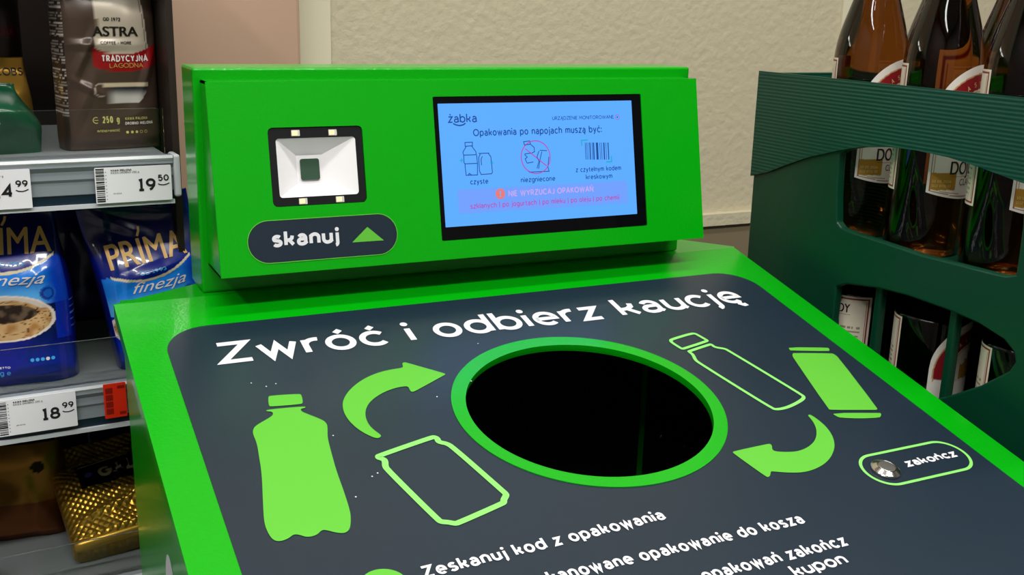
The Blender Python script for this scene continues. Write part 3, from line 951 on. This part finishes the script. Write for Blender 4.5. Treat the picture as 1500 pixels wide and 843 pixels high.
def paint_brown(kind, x, z, y):
    if kind == 'left' or kind == 'back' and x < 0:
        row = int(z / .0022); cell = int((y + .05) / .0032)
        ln_ = hsh(row // 9, 3)
        if z > .03 and abs(y) < .02 and (z % .0022) < .0011 and hsh(row, cell) < .72 and row % 11 not in (0,):
            return lin(205, 198, 188) if hsh(row, 7) < .25 else lin(150, 142, 132)
        return lin(48, 36, 30)
    if kind == 'front':
        xc = .008 + (z - .09) * .0
        hw = .0235 - (z - .09) * .07
        zr = .0885 + .004 * ((x - xc) / .02) ** 2 - .004
        zl_ = .0722 + .003 * ((x - xc) / .02) ** 2 - .003
        if z > zr and abs(x - xc) < hw and z < .16:
            if abs(x - xc) > hw - .0022 and abs(x - xc) < hw - .0014:
                return lin(120, 100, 80)
            if z > .132 and (x - xc) ** 2 + (z - .142) ** 2 < .014 ** 2:
                return lin(120, 110, 100)
            return CREAMP
        if zl_ < z <= zr and abs(x - xc - .003) < .0285:
            return REDP
        # silver cup
        u = (x - .010)
        if .0415 < z < .060 and abs(u) < .0195 - .0095 * ((.060 - z) / .0185) ** 2.2:
            if z > .0565:
                return lin(206, 190, 160)
            return mix(lin(205, 200, 195), lin(40, 40, 48), sstep(.046, .055, z + .15 * u * .2))
        if abs(math.hypot((x + .0135) / .0052, (z - .0535) / .0055) - 1) < .13 and x < -.0105:
            return lin(180, 165, 150)
    return BR


def print_brown(b, f):
    for dx in (-.0004, 0, .0004):
        bfont(b, 'ASTRA', f, -.0165 + dx, .0225 + dx, .1005, .0082, 1)
    text(b, 'OD 1972', f, -.0068, .008, .1135, .003, .0006, 1)
    text(b, 'COFFEE + MORE', f, -.0108, .0165, .0935, .0025, .0005, 1)
    text(b, 'TRADYCYJNA', f, -.0105, .0305, .0782, .0058, .0011, 2)
    text(b, 'ŁAGODNA'.replace('Ł', 'L'), f, -.004, .026, .0728, .0042, .0006, 3)
    text(b, '250 g', f, -.0135, .0015, .0245, .0060, .0011, 4)
    ribbon(b, arc(-.0188, .0272, .0026, .0026, 60, 300), .0007, f, 4)
    ribbon(b, [(-.0205, .0272), (-.017, .0272)], .0006, f, 4)
    text(b, 'INTENSYWNOŚĆ', f, -.0185, .0015, .0165, .0020, .0004, 4)
    text(b, 'KAWA PALONA', f, .0065, .027, .0265, .0026, .0005, 4)
    text(b, 'DROBNO MIELONA', f, .0065, .032, .0222, .0026, .0005, 2)
    for k in range(5):
        if k < 3:
            disc(b, .008 + k * .0042, .0155, .0012, f, 4)
        else:
            ribbon(b, circ(.008 + k * .0042, .0155, .0012, n=12), .0003, f, 4, closed=True)


M['brownfoil'] = mat('brown_foil', vcol=True, rough=.34, metal=.15, coat=.3)
M['brownfoil'].node_tree.nodes['Principled BSDF'].inputs['Coat Roughness'].default_value = .2
M['packink'] = mat('pack_dark_ink', lin(28, 20, 18), .4); M['packwhite'] = mat('pack_white_ink', lin(226, 220, 214), .4)
M['packgold'] = mat('pack_gold_ink', lin(190, 140, 70), .35); M['packyellow'] = mat('pack_olive_ink', lin(196, 190, 110), .4)
BM = [M['brownfoil'], M['packink'], M['packwhite'], M['packgold'], M['packyellow']]


def on_shelf(x, y, z):
    return V((x, y, z))


cr = [(-.03, .075, 62, .03, .004, .006), (-.028, .058, -28, .025, .003, .005), (.034, .080, 70, .03, .004, .006), (-.02, .093, 0, .04, .003, .006), (-.034, .03, 65, .03, .003, .007), (.012, .03, 20, .05, .0015, .01)]
o = bag('coffee_pack', .0855, .205, .052, paint_brown, (.025, .192, 1.0492), rz=R(11), seed=4, mats=BM, prints=print_brown, creases=cr, wr=.0018)
tag(o, 'tall brown foil coffee pack with cream panel and red band, on the upper shelf', 'coffee pack', 'coffee packs on the shelves')


def paint_brown_shaded(kind, x, z, y):  # same brown pack, with the shelf's shadow mixed into its colours
    if kind == 'front' and .094 < z < .106 and -.01 < x < .06:
        return lin(70, 10, 16)
    return lin(40, 32, 28)


def print_brown_shaded(b, f):
    text(b, 'TRADYCYJNA', f, -.006, .034, .0975, .005, .0008, 1)


o = bag('coffee_pack', .085, .205, .05, paint_brown_shaded, (-.082, .285, 1.0492), rz=R(5), seed=9, mats=[M['brownfoil'], M['packink'] if False else mat('shaded_red_ink', lin(120, 40, 40), .4)], prints=print_brown_shaded, nt=120, nz=90)
tag(o, 'brown coffee pack painted darker for shadow, behind the green pack on the upper shelf', 'coffee pack', 'coffee packs on the shelves')

NAVY = lin(6, 14, 92); BLUE = lin(6, 36, 168); SKY = lin(40, 150, 245); GOLDP = lin(214, 176, 110)


def prima_paint(dz):
    def f(kind, x, z0, y):
        z = z0 + dz
        if kind != 'front':
            if kind == 'right' and .045 < z < .075 and (z % .006) < .0012 and y < 0.01 and hsh(int(z / .006), int(y / .002)) < .75:
                return lin(90, 130, 220)
            return mix(lin(5, 16, 110), lin(6, 30, 150), hsh(1, 1))
        sw = .1015 + .0095 * ((x + .004) / .034) ** 2 if x > -.04 else .11
        if z > sw:
            if abs(z - sw - .0012) < .0012 and abs(x) < .036:
                return lin(226, 214, 180)
            return mix(lin(8, 28, 130), lin(6, 12, 78), sstep(.11, .14, z))
        # cup
        cx_, cz_ = -.006, .062
        e1 = ((x - cx_) / .040) ** 2 + ((z - cz_) / .021) ** 2
        if e1 < 1 and not (x > .036):
            if e1 > .86:
                return lin(232, 220, 212)
            if z > cz_ + .008 + .004 * noise.noise(V((x * 90, z * 90, 0))):
                if e1 > .62:
                    return lin(214, 200, 190)
            e2 = ((x - cx_ + .004) / .030) ** 2 + ((z - cz_ - .0045) / .0085) ** 2
            if e2 < 1:
                k = noise.noise(V((x * 160, z * 120, 2)))
                return mix(lin(40, 26, 20), lin(104, 84, 66), sstep(-.1, .25, k) * .9)
            k = noise.noise(V((x * 700, z * 700, 5)))
            base = mix(lin(206, 168, 118), lin(170, 120, 66), sstep(-.2, .5, noise.noise(V((x * 120, z * 120, 8)))))
            return lin(92, 60, 34) if k > .33 else base
        # round seal
        r_ = math.hypot(x - .029, z - .083)
        if r_ < .0065:
            return lin(24, 92, 190) if r_ > .0052 or r_ < .0035 else lin(8, 50, 150)
        if z > .074:
            g = 1 - sstep(.022, .036, x)
            return mix(lin(10, 60, 190), mix(lin(26, 130, 235), lin(90, 180, 250), sstep(.095, .08, z)), g)
        if z > .04 and abs(x) > .034:
            return BLUE
        return mix(lin(5, 24, 140), lin(6, 12, 80), sstep(.02, .05, z) * sstep(-.03, .03, x))
    return f


def prima_print(dz):
    def f(b, fn):
        g = lambda x, z: fn(x, z - dz)
        bl = .1175
        bfont(b, 'PRIMA', g, -.0345, .034, bl, .0205, 1)
        bfont(b, 'PRIMA', g, -.0338, .0347, bl, .0205, 1)
        bfont(b, 'PRIMA', lambda x, z: fn(x, z - dz) - V((0, .0001, 0)), -.0341, .0343, bl + .0004, .0205, 1)
        ribbon(b, [(-.0042, bl + .0225), (-.0018, bl + .0265), (-.001, bl + .030)], .002, g, 1)
        text(b, 'OD 1993', g, -.012, .012, .1085, .003, .0005, 3)
        bfont(b, 'finezja', g, -.021, .028, .0925, .0098, 2, shear=.5)
        for k in range(5):
            disc(b, .012 + k * .0042, .0235, .0016, g, 2 if k == 3 else 3)
        text(b, '250g e', g, -.026, -.006, .0115, .0042, .0007, 3)
        text(b, 'MASA NETTO', g, -.026, -.006, .0175, .0018, .0004, 2)
    return f


M['bluefoil'] = mat('blue_foil', vcol=True, rough=.26, metal=0, coat=.5)
PM = [M['bluefoil'], mat('pack_gold_print', lin(222, 178, 104), .35), M['packwhite'], mat('pack_sky_ink', lin(60, 165, 225), .4)]
cr = [(.03, .075, -70, .035, .003, .006), (-.02, .05, 75, .03, .002, .006), (.0, .02, 60, .03, .002, .008), (.02, .1, 20, .03, .0015, .006)]
o = bag('coffee_pack', .098, .172, .062, prima_paint(0), (-.068, .157, .8487), rz=R(-5), n=3.0, top=.72, seed=5, mats=PM, prints=prima_print(0), creases=cr, nt=240, nz=220, wr=.0015)
tag(o, 'upright blue coffee pack with a cup of coffee pictured, cut by the left edge', 'coffee pack', 'coffee packs on the shelves')
cr = [(-.02, .133, -32, .028, .004, .007), (.0, .088, 8, .03, .003, .008), (-.034, .09, 85, .05, .003, .006), (.02, .14, -15, .03, .003, .006), (-.03, .06, 75, .04, .0025, .006)]
o = bag('coffee_pack', .094, .1515, .058, prima_paint(.021), (.060, .156, .8560), rz=R(2), ry=R(-9), n=3.4, seed=12, mats=PM, prints=prima_print(.021), creases=cr, nt=240, nz=200, wr=.0022, top=1.05)
tag(o, 'tilted blue coffee pack with gold lettering, half hidden by the green machine', 'coffee pack', 'coffee packs on the shelves')

# green soft pack lying on the upper shelf, gold pack behind it
M['greenfoil'] = mat('green_foil', vcol=True, rough=.28, coat=.5); M['goldfoil'] = mat('gold_foil', vcol=True, rough=.32, metal=.75)
gn = lin(6, 74, 46)


def paint_green(kind, x, z, y):
    if kind == 'front' and .040 < z < .044 and x < .018:
        return lin(170, 150, 96)
    return gn if hsh(int(z * 40), 1) < .9 else lin(8, 84, 54)


def bulge(t):
    return (.35 + .65 * math.sin(min(1, t * 1.15) * math.pi * .5)) * (1 - .9 * sstep(.62, 1, t))


o = bag('coffee_pack', .125, .063, .075, paint_green, (-.097, .172, 1.0495), rz=R(4), ry=R(6), n=2.6, seed=21, mats=[M['greenfoil'], M['packwhite']], nt=120, nz=80, wr=.003, prof=bulge, top=.62,
        prints=lambda b, f: text(b, 'KAWA MIELONA', f, -.01, .026, .030, .0032, .0006, 1))
tag(o, 'dark green soft coffee pack slumped behind the clear guard of the upper shelf', 'coffee pack', 'coffee packs on the shelves')


def paint_gold(kind, x, z, y):
    return lin(196, 150, 62)


o = bag('coffee_pack', .105, .078, .04, paint_gold, (-.088, .232, 1.0495), rz=R(4), n=3, seed=31, mats=[M['goldfoil'], M['packink']], nt=100, nz=70, wr=.004, top=.9,
        prints=lambda b, f: text(b, 'JACOBS', f, .012, .046, .062, .0068, .001, 1))
tag(o, 'gold foil coffee pack peeping out behind the green pack on the upper shelf', 'coffee pack', 'coffee packs on the shelves')

# gold packs on the lowest shelf
M['goldfoil2'] = mat('embossed_gold_foil', vcol=True, rough=.3, metal=.8)
nt_ = M['goldfoil2'].node_tree
g_ = nt_.nodes.new('ShaderNodeTexCoord'); mp = nt_.nodes.new('ShaderNodeMapping'); mp.inputs['Rotation'].default_value = (0, R(45), 0); mp.inputs['Scale'].default_value = (190, 0, 190)
ck = nt_.nodes.new('ShaderNodeTexVoronoi'); ck.inputs['Randomness'].default_value = 0; ck.inputs['Scale'].default_value = 1
bp = nt_.nodes.new('ShaderNodeBump'); bp.inputs['Strength'].default_value = .8; bp.inputs['Distance'].default_value = .003; bp.invert = True
nt_.links.new(g_.outputs['Object'], mp.inputs['Vector']); nt_.links.new(mp.outputs['Vector'], ck.inputs['Vector']); nt_.links.new(ck.outputs['Distance'], bp.inputs['Height'])
nt_.links.new(bp.outputs['Normal'], nt_.nodes['Principled BSDF'].inputs['Normal'])


def paint_gold2(kind, x, z, y):
    if kind == 'front':
        if .058 < z < .092 and abs(x) < .036:
            return lin(30, 18, 22) if z > .066 and z < .088 else lin(12, 9, 10)
        if math.hypot(x - .040, z - .052) < .004:
            return lin(40, 36, 16)
    return lin(186, 148, 54)


def print_gold2(b, f):
    text(b, 'GALA', f, -.018, .030, .0655, .0135, .0034, 1)
    ribbon(b, [(-.034, .088), (.02, .090), (.036, .086)], .0012, f, 2)
    disc(b, -.027, .0725, .0036, f, 3)


G2 = [M['goldfoil2'], mat('pack_pale_gold', lin(226, 214, 168), .25, metal=.5), M['packwhite'], mat('pack_violet', lin(70, 70, 170), .4)]
o = bag('coffee_pack', .118, .125, .046, paint_gold2, (.020, .142, .6745), rz=R(6), rx=R(-60), ry=R(-5), n=3, seed=44, mats=G2, prints=print_gold2, nt=200, nz=150, wr=.0035,
        creases=[(.02, .045, 25, .03, .006, .007), (-.01, .03, 10, .05, .004, .006), (0, .1, 8, .06, .004, .006), (.01, .078, 62, .02, .005, .006)])
tag(o, 'crumpled embossed gold coffee pack with dark band leaning on the lowest shelf', 'coffee pack', 'coffee packs on the shelves')
# its rolled end, a part of the pack
b = MB(); b.lathe([(0, -.058), (.0062, -.0575), (.007, -.05), (.0075, 0), (.007, .05), (.0062, .0575), (0, .058)], 20, fn=lambda p: V((p.z, -.012 + p.x, .002 + p.y * .75)))
r2 = b.build('rolled_end', M['goldfoil'], o, smooth=True)
a_ = r2.data.color_attributes.new('Col', 'FLOAT_COLOR', 'POINT'); a_.data.foreach_set('color', [x for _ in r2.data.vertices for x in (*lin(190, 150, 56), 1)])


def paint_gold3(kind, x, z, y):
    if kind == 'front':
        if .098 < z < .125:
            return lin(16, 11, 10)
        if math.hypot(x - .028, z - .076) < .0062:
            return lin(30, 22, 12)
    return lin(150, 108, 40) if z > .04 else lin(120, 70, 36)


o = bag('coffee_pack', .105, .135, .05, paint_gold3, (-.086, .238, .6578), rz=R(-8), n=3.2, seed=51, mats=[M['goldfoil'], M['packgold']], nt=140, nz=110, wr=.003, top=.85,
        prints=lambda b, f: text(b, 'GOLD' if False else 'ola', f, -.004, .026, .1035, .0135, .002, 1))
tag(o, 'gold coffee pack with black top band, upright at the left of the lowest shelf', 'coffee pack', 'coffee packs on the shelves')


def paint_bo(kind, x, z, y):
    return lin(210, 100, 50) if z < .012 else lin(10, 20, 110)


o = bag('coffee_pack', .07, .05, .03, paint_bo, (-.138, .125, .6578), rz=R(3), n=3, seed=61, mats=[M['bluefoil']], nt=80, nz=50, wr=.002, top=.6)
tag(o, 'blue pack with an orange lower edge at the bottom left corner of the lowest shelf', 'coffee pack', 'coffee packs on the shelves')


def paint_navy(kind, x, z, y):
    return lin(8, 12, 70) if z < .11 else lin(12, 30, 110)


for i, (x_, y_, z_, h_, lab) in enumerate(((.02, .335, .8487, .16, 'dark blue pack in shadow at the back of the middle shelf'), (.025, .34, .6578, .165, 'dark blue pack in shadow at the back of the lowest shelf'))):
    o = bag('coffee_pack', .09, h_, .05, paint_navy, (x_, y_, z_), rz=R(3), n=4, seed=70 + i, mats=[M['bluefoil']], nt=90, nz=60, wr=.002)
    tag(o, lab, 'coffee pack', 'coffee packs on the shelves')

# ------------------------------------------------------------------ crate of beer on the right
CR = tag(empty('bottle_crate', (.79, -.17, .706)), 'dark green plastic crate with ribbed top band and two side openings, holding beer bottles', 'crate')
CV = V((.79, -.17, .706))
FX = .640; CY0, CY1 = -.372, .0302; CZ0, CZ1 = .706, 1.1262; CX1 = .942


class CMB(MB):
    def build(s, *a, **k):
        s.v = [(p[0] - CV.x, p[1] - CV.y, p[2] - CV.z) for p in s.v]
        return MB.build(s, *a, **k)


def cpx(x, y):
    P = onp(x, y, (1, 0, 0), FX)
    return P.y, P.z


up_w = [cpx(*p) for p in [(1226, 226), (1236, 220), (1262, 216), (1300, 216), (1340, 221), (1390, 232), (1440, 248), (1480, 263), (1496, 270), (1494, 330), (1489, 370), (1484, 403), (1470, 405), (1450, 401), (1400, 388), (1345, 374), (1300, 359), (1245, 341), (1228, 334), (1222, 326), (1222, 290), (1224, 250)]]
lo_w = [cpx(*p) for p in [(1221, 421), (1236, 417), (1282, 423), (1325, 434), (1389, 457), (1432, 476), (1466, 498), (1481, 517), (1483, 532), (1474, 545), (1432, 566), (1389, 580), (1345, 592), (1300, 600), (1250, 600), (1217, 596), (1214, 560), (1216, 468)]]
b = CMB()
fnx = lambda y, z, x: V((x, y, z))
b.prism([[(CY0, CZ0), (CY1 - .004, CZ0), (CY1, CZ1), (CY0, CZ1)], up_w, lo_w], fnx, FX + .003, FX + .012)
sp = b.build('side_panel', M['crate'], CR, bevel=.0015)
band_lo = [cpx(*p) for p in [(1100, 258), (1125, 252), (1150, 242), (1185, 230), (1226, 221), (1236, 219), (1262, 215), (1300, 215), (1340, 220), (1390, 231), (1440, 247), (1480, 262), (1500, 269)]]
band = [(CY0, CZ1 + .0006), (CY1 + .0004, CZ1 + .0006)] + [(CY1 + .0002, band_lo[0][1])] + band_lo[1:] + [(CY0, band_lo[-1][1])]
b = CMB(); b.prism([band], fnx, FX, FX + .0035)
b.build('ribbed_band', M['crate2'], sp)
b = CMB(); b.prism([[(CY0, CZ0), (CY1, CZ0), (CY1, CZ1), (CY0, CZ1)]], fnx, CX1 - .01, CX1); b.build('side_panel', M['crate'], CR, bevel=.0015)
for y0_, y1_ in ((CY1 - .009, CY1 - .0002), (CY0, CY0 + .009)):
    b = CMB(); b.box(FX + .012, CX1 - .01, y0_, y1_, CZ0, CZ1 - .001); b.build('end_panel', M['crate2'], CR)
b = CMB(); b.box(FX + .012, CX1 - .01, CY0 + .009, CY1 - .009, CZ0, CZ0 + .012); b.build('base', M['crate'], CR)
b = CMB(); b.box(FX + .012, CX1 - .01, CY0 + .009, CY1 - .009, .968, .976); b.build('tray', M['crate'], CR)
for yc in (-.1525, -.2395):
    b = CMB(); b.box(FX + .012, FX + .021, yc - .004, yc + .004, .76, .966); b.build('divider', M['crate'], CR, bevel=.002)
q = MB(); q.box(-.15, .15, -.2, .2, 0, .70); q.box(-.155, .155, -.205, .205, .66, .70)
pz = q.build('display_plinth', M['darkwood'], bevel=.004); pz.location = (.79, -.17, 0); q = None
pz.location.z = .0
tag(pz, 'dark plinth carrying the green bottle crate', 'plinth')
for v_ in pz.data.vertices:
    if v_.co.z > .699: v_.co.z = .7058

RB = .0338
WHT = lin(228, 224, 216); RED = lin(138, 14, 30); GLD = lin(172, 128, 40)


def front_paint(u, z, H, hw):
    """u across (m), z up from the label's foot"""
    # edge lines
    zc = H - hw; r_ = math.hypot(u, (z - zc)) if z > zc else abs(u)
    edge = hw - r_ if z > zc else hw - abs(u)
    foot = z - .006 * (abs(u) / hw) ** 2
    if z < .02:
        edge = min(edge, foot)
    if .0022 < edge < .0029 and z < .045 or .0040 < edge < .0046 and z < .045:
        return RED if edge < .003 else GLD
    if z > zc - .012:
        r2 = math.hypot(u, z - zc + .004)
        if hw * .60 < r2 < hw * .90 and z > zc - .010:
            return RED
        if hw * .90 <= r2 < hw * .93 or hw * .55 < r2 <= hw * .58:
            return lin(190, 160, 110)
        if r2 <= hw * .55:
            # towers of a little castle
            for cx_, w_, h_ in ((-.010, .0035, .014), (-.004, .003, .018), (.003, .004, .022), (.0095, .003, .015), (0, .013, .008)):
                if abs(u - cx_) < w_ and 0 < z - (zc - .010) < h_:
                    return GLD if hsh(int(u * 1500), int(z * 900)) < .8 else lin(110, 80, 30)
            return lin(214, 206, 190)
    if .0085 < z < .0235 and -.040 < u < -.0165:
        return lin(176, 130, 40)
    return WHT


def back_paint(u, z, H, hw):
    e = min(hw - abs(u), z, H - z)
    if .0022 < e < .0036:
        return RED
    if .0046 < e < .0052:
        return RED
    if .008 < z < H - .030 and abs(u) < hw - .009 and (z % .0042) < .0016 and hsh(int(z / .0042), int(u / .0014)) < .72:
        return lin(150, 140, 110)
    return lin(232, 224, 204)


def cyl(u, z, r, phi):
    a = phi + u / r
    return V((r * math.sin(a), -r * math.cos(a), z))


def make_label(name, parent, z0, H, hw, phi, paint, arch, prints, nu=130, nv=150):
    b = MB(); b.c = []
    r = RB + .0002
    for j in range(nv + 1):
        for i in range(nu + 1):
            u = -hw + 2 * hw * i / nu
            if arch:
                top = (H - hw) + math.sqrt(max(0, hw * hw - u * u)); bot = .006 * (u / hw) ** 2
            else:
                top, bot = H, 0
            z = bot + (top - bot) * j / nv
            b.v.append(tuple(cyl(u, z0 + z, r, phi))); b.c.append(paint(u, z, H, hw))
    for j in range(nv):
        for i in range(nu):
            k = j * (nu + 1) + i
            b.f.append((k, k + 1, k + nu + 2, k + nu + 1)); b.m.append(0)
    prints(b, lambda u, z: cyl(u, z0 + z, r + .00015, phi))
    return b.build(name, [M['label'], M['labelink'], M['labelgold']], parent, smooth=True)


def pr_front(b, f):
    for dx in (-.0003, 0, .0003):
        bfont(b, 'DOJLIDY', f, -.0235 + dx, .0235 + dx, .0225, .0115, 1)
    ribbon(b, [(-.0225, .0205), (.0225, .0205)], .0003, f, 1, maxseg=.004)
    bfont(b, 'CLASSIC', f, -.0125, .0125, .0125, .0058, 1)
    text(b, '10 05 2026', f, -.0385, -.0215, .0150, .0024, .0004, 2)
    text(b, '1112 0731 02', f, -.0385, -.0215, .0110, .0024, .0004, 2)
    for k, ch in enumerate('KLASYCZNE'):
        a = R(90 + 62 - k * 15.5); rr2 = .0425 * .72; cz = .117 - .0425 - .004
        uu, zz = rr2 * math.cos(a), cz + rr2 * math.sin(a); t_ = a - math.pi / 2
        text(b, ch, lambda x, y, uu=uu, zz=zz, t_=t_: f(uu + x * math.cos(t_) - y * math.sin(t_), zz + x * math.sin(t_) + y * math.cos(t_)), -.0016, .0016, -.002, .0042, .0006, 2)


def pr_back(b, f):
    for dx in (-.00025, 0, .00025):
        bfont(b, 'DOJLIDY', f, -.021 + dx, .012 + dx, .0955, .0085, 1)
    ribbon(b, [(-.022, .0935), (.013, .0935)], .0003, f, 1, maxseg=.004)


def bottle_prof(h, sh, neck):
    p = [(.0001, .006), (.022, .004), (.0295, .0), (.0325, .0015), (.0337, .006), (.0337, sh - .004)]
    for i in range(1, 15):
        t = i / 14; e = t * t * (3 - 2 * t)
        p.append((.0337 + (.0142 - .0337) * (e ** 1.0), sh - .004 + (neck - sh + .004) * t))
    p += [(.0138, neck + .02), (.0134, h - .03), (.0134, h - .022), (.0152, h - .020), (.0152, h - .014), (.0132, h - .012), (.0130, h - .002), (.0100, h), (.0001, h)]
    return p


def make_bottle(h, sh, neck, lz, with_front=True):
    root = empty('beer_bottle')
    b = MB(); b.lathe(bottle_prof(h, sh, neck), 72); b.build('glass_body', M['amber'], root, smooth=True)
    if with_front:
        make_label('front_label', root, lz, .117, .0425, 0, front_paint, True, pr_front)
    make_label('back_label', root, lz + .004, .112, .0325, math.pi, back_paint, False, pr_back)
    b = MB(); n_ = 42
    prof = [(.0001, h + .0012), (.0125, h + .0010), (.0140, h - .0008)]
    b.lathe(prof, n_)
    k = len(b.v)
    b.lathe([(.0140, h - .0008), (.0156, h - .006)], n_)
    for i in range(n_):
        if i % 2:
            x, y, z = b.v[k + n_ + i]; b.v[k + n_ + i] = (x * .94, y * .94, z)
    b.build('crown_cap', M['cap'], root)
    return root


def copy_tree(o):
    c = o.copy(); COL.objects.link(c)
    for ch in o.children:
        d = ch.copy(); COL.objects.link(d); d.parent = c
    return c


up_proto = make_bottle(.298, .172, .262, .053)
lo_proto = make_bottle(.240, .206, .220, .086, True)
spots = []
ylist = (-.072, -.160, -.248)
up_lab = {(0, 0): 'upper beer bottle nearest the cream wall, orange light in its shoulder',
          (0, 1): 'upper beer bottle second from the cream wall, arched castle label half in view',
          (0, 2): 'foremost upper beer bottle, cut off by the right edge of the photo',
          (1, 0): 'second-row beer bottle behind the upper bottle nearest the wall',
          (1, 1): 'second-row beer bottle glimpsed between the two foremost upper bottles',
          (1, 2): 'second-row beer bottle at the right edge of the photo'}
lo_lab = {0: 'bottle inside the crate showing its cream back label through the lower opening',
          1: 'bottle behind the middle of the lower crate opening, only its label edge in view',
          2: 'bottle behind the right end of the lower crate opening, label edge in view'}
first = True
for (c_, r_), lab in up_lab.items():
    o = up_proto if first else copy_tree(up_proto); first = False
    o.location = (.69 + .088 * c_, ylist[r_], .976); o.rotation_euler = (0, 0, R(22 + (c_ * 70)))
    tag(o, lab, 'beer bottle', 'beer bottles in the green crate')
for i in range(3):
    o = lo_proto if i == 0 else copy_tree(lo_proto)
    o.location = (.69, (-.087, -.186, -.285)[i], .7182); o.rotation_euler = (0, 0, R((108, 26, 26)[i]))
    tag(o, lo_lab[i], 'beer bottle', 'beer bottles in the green crate')
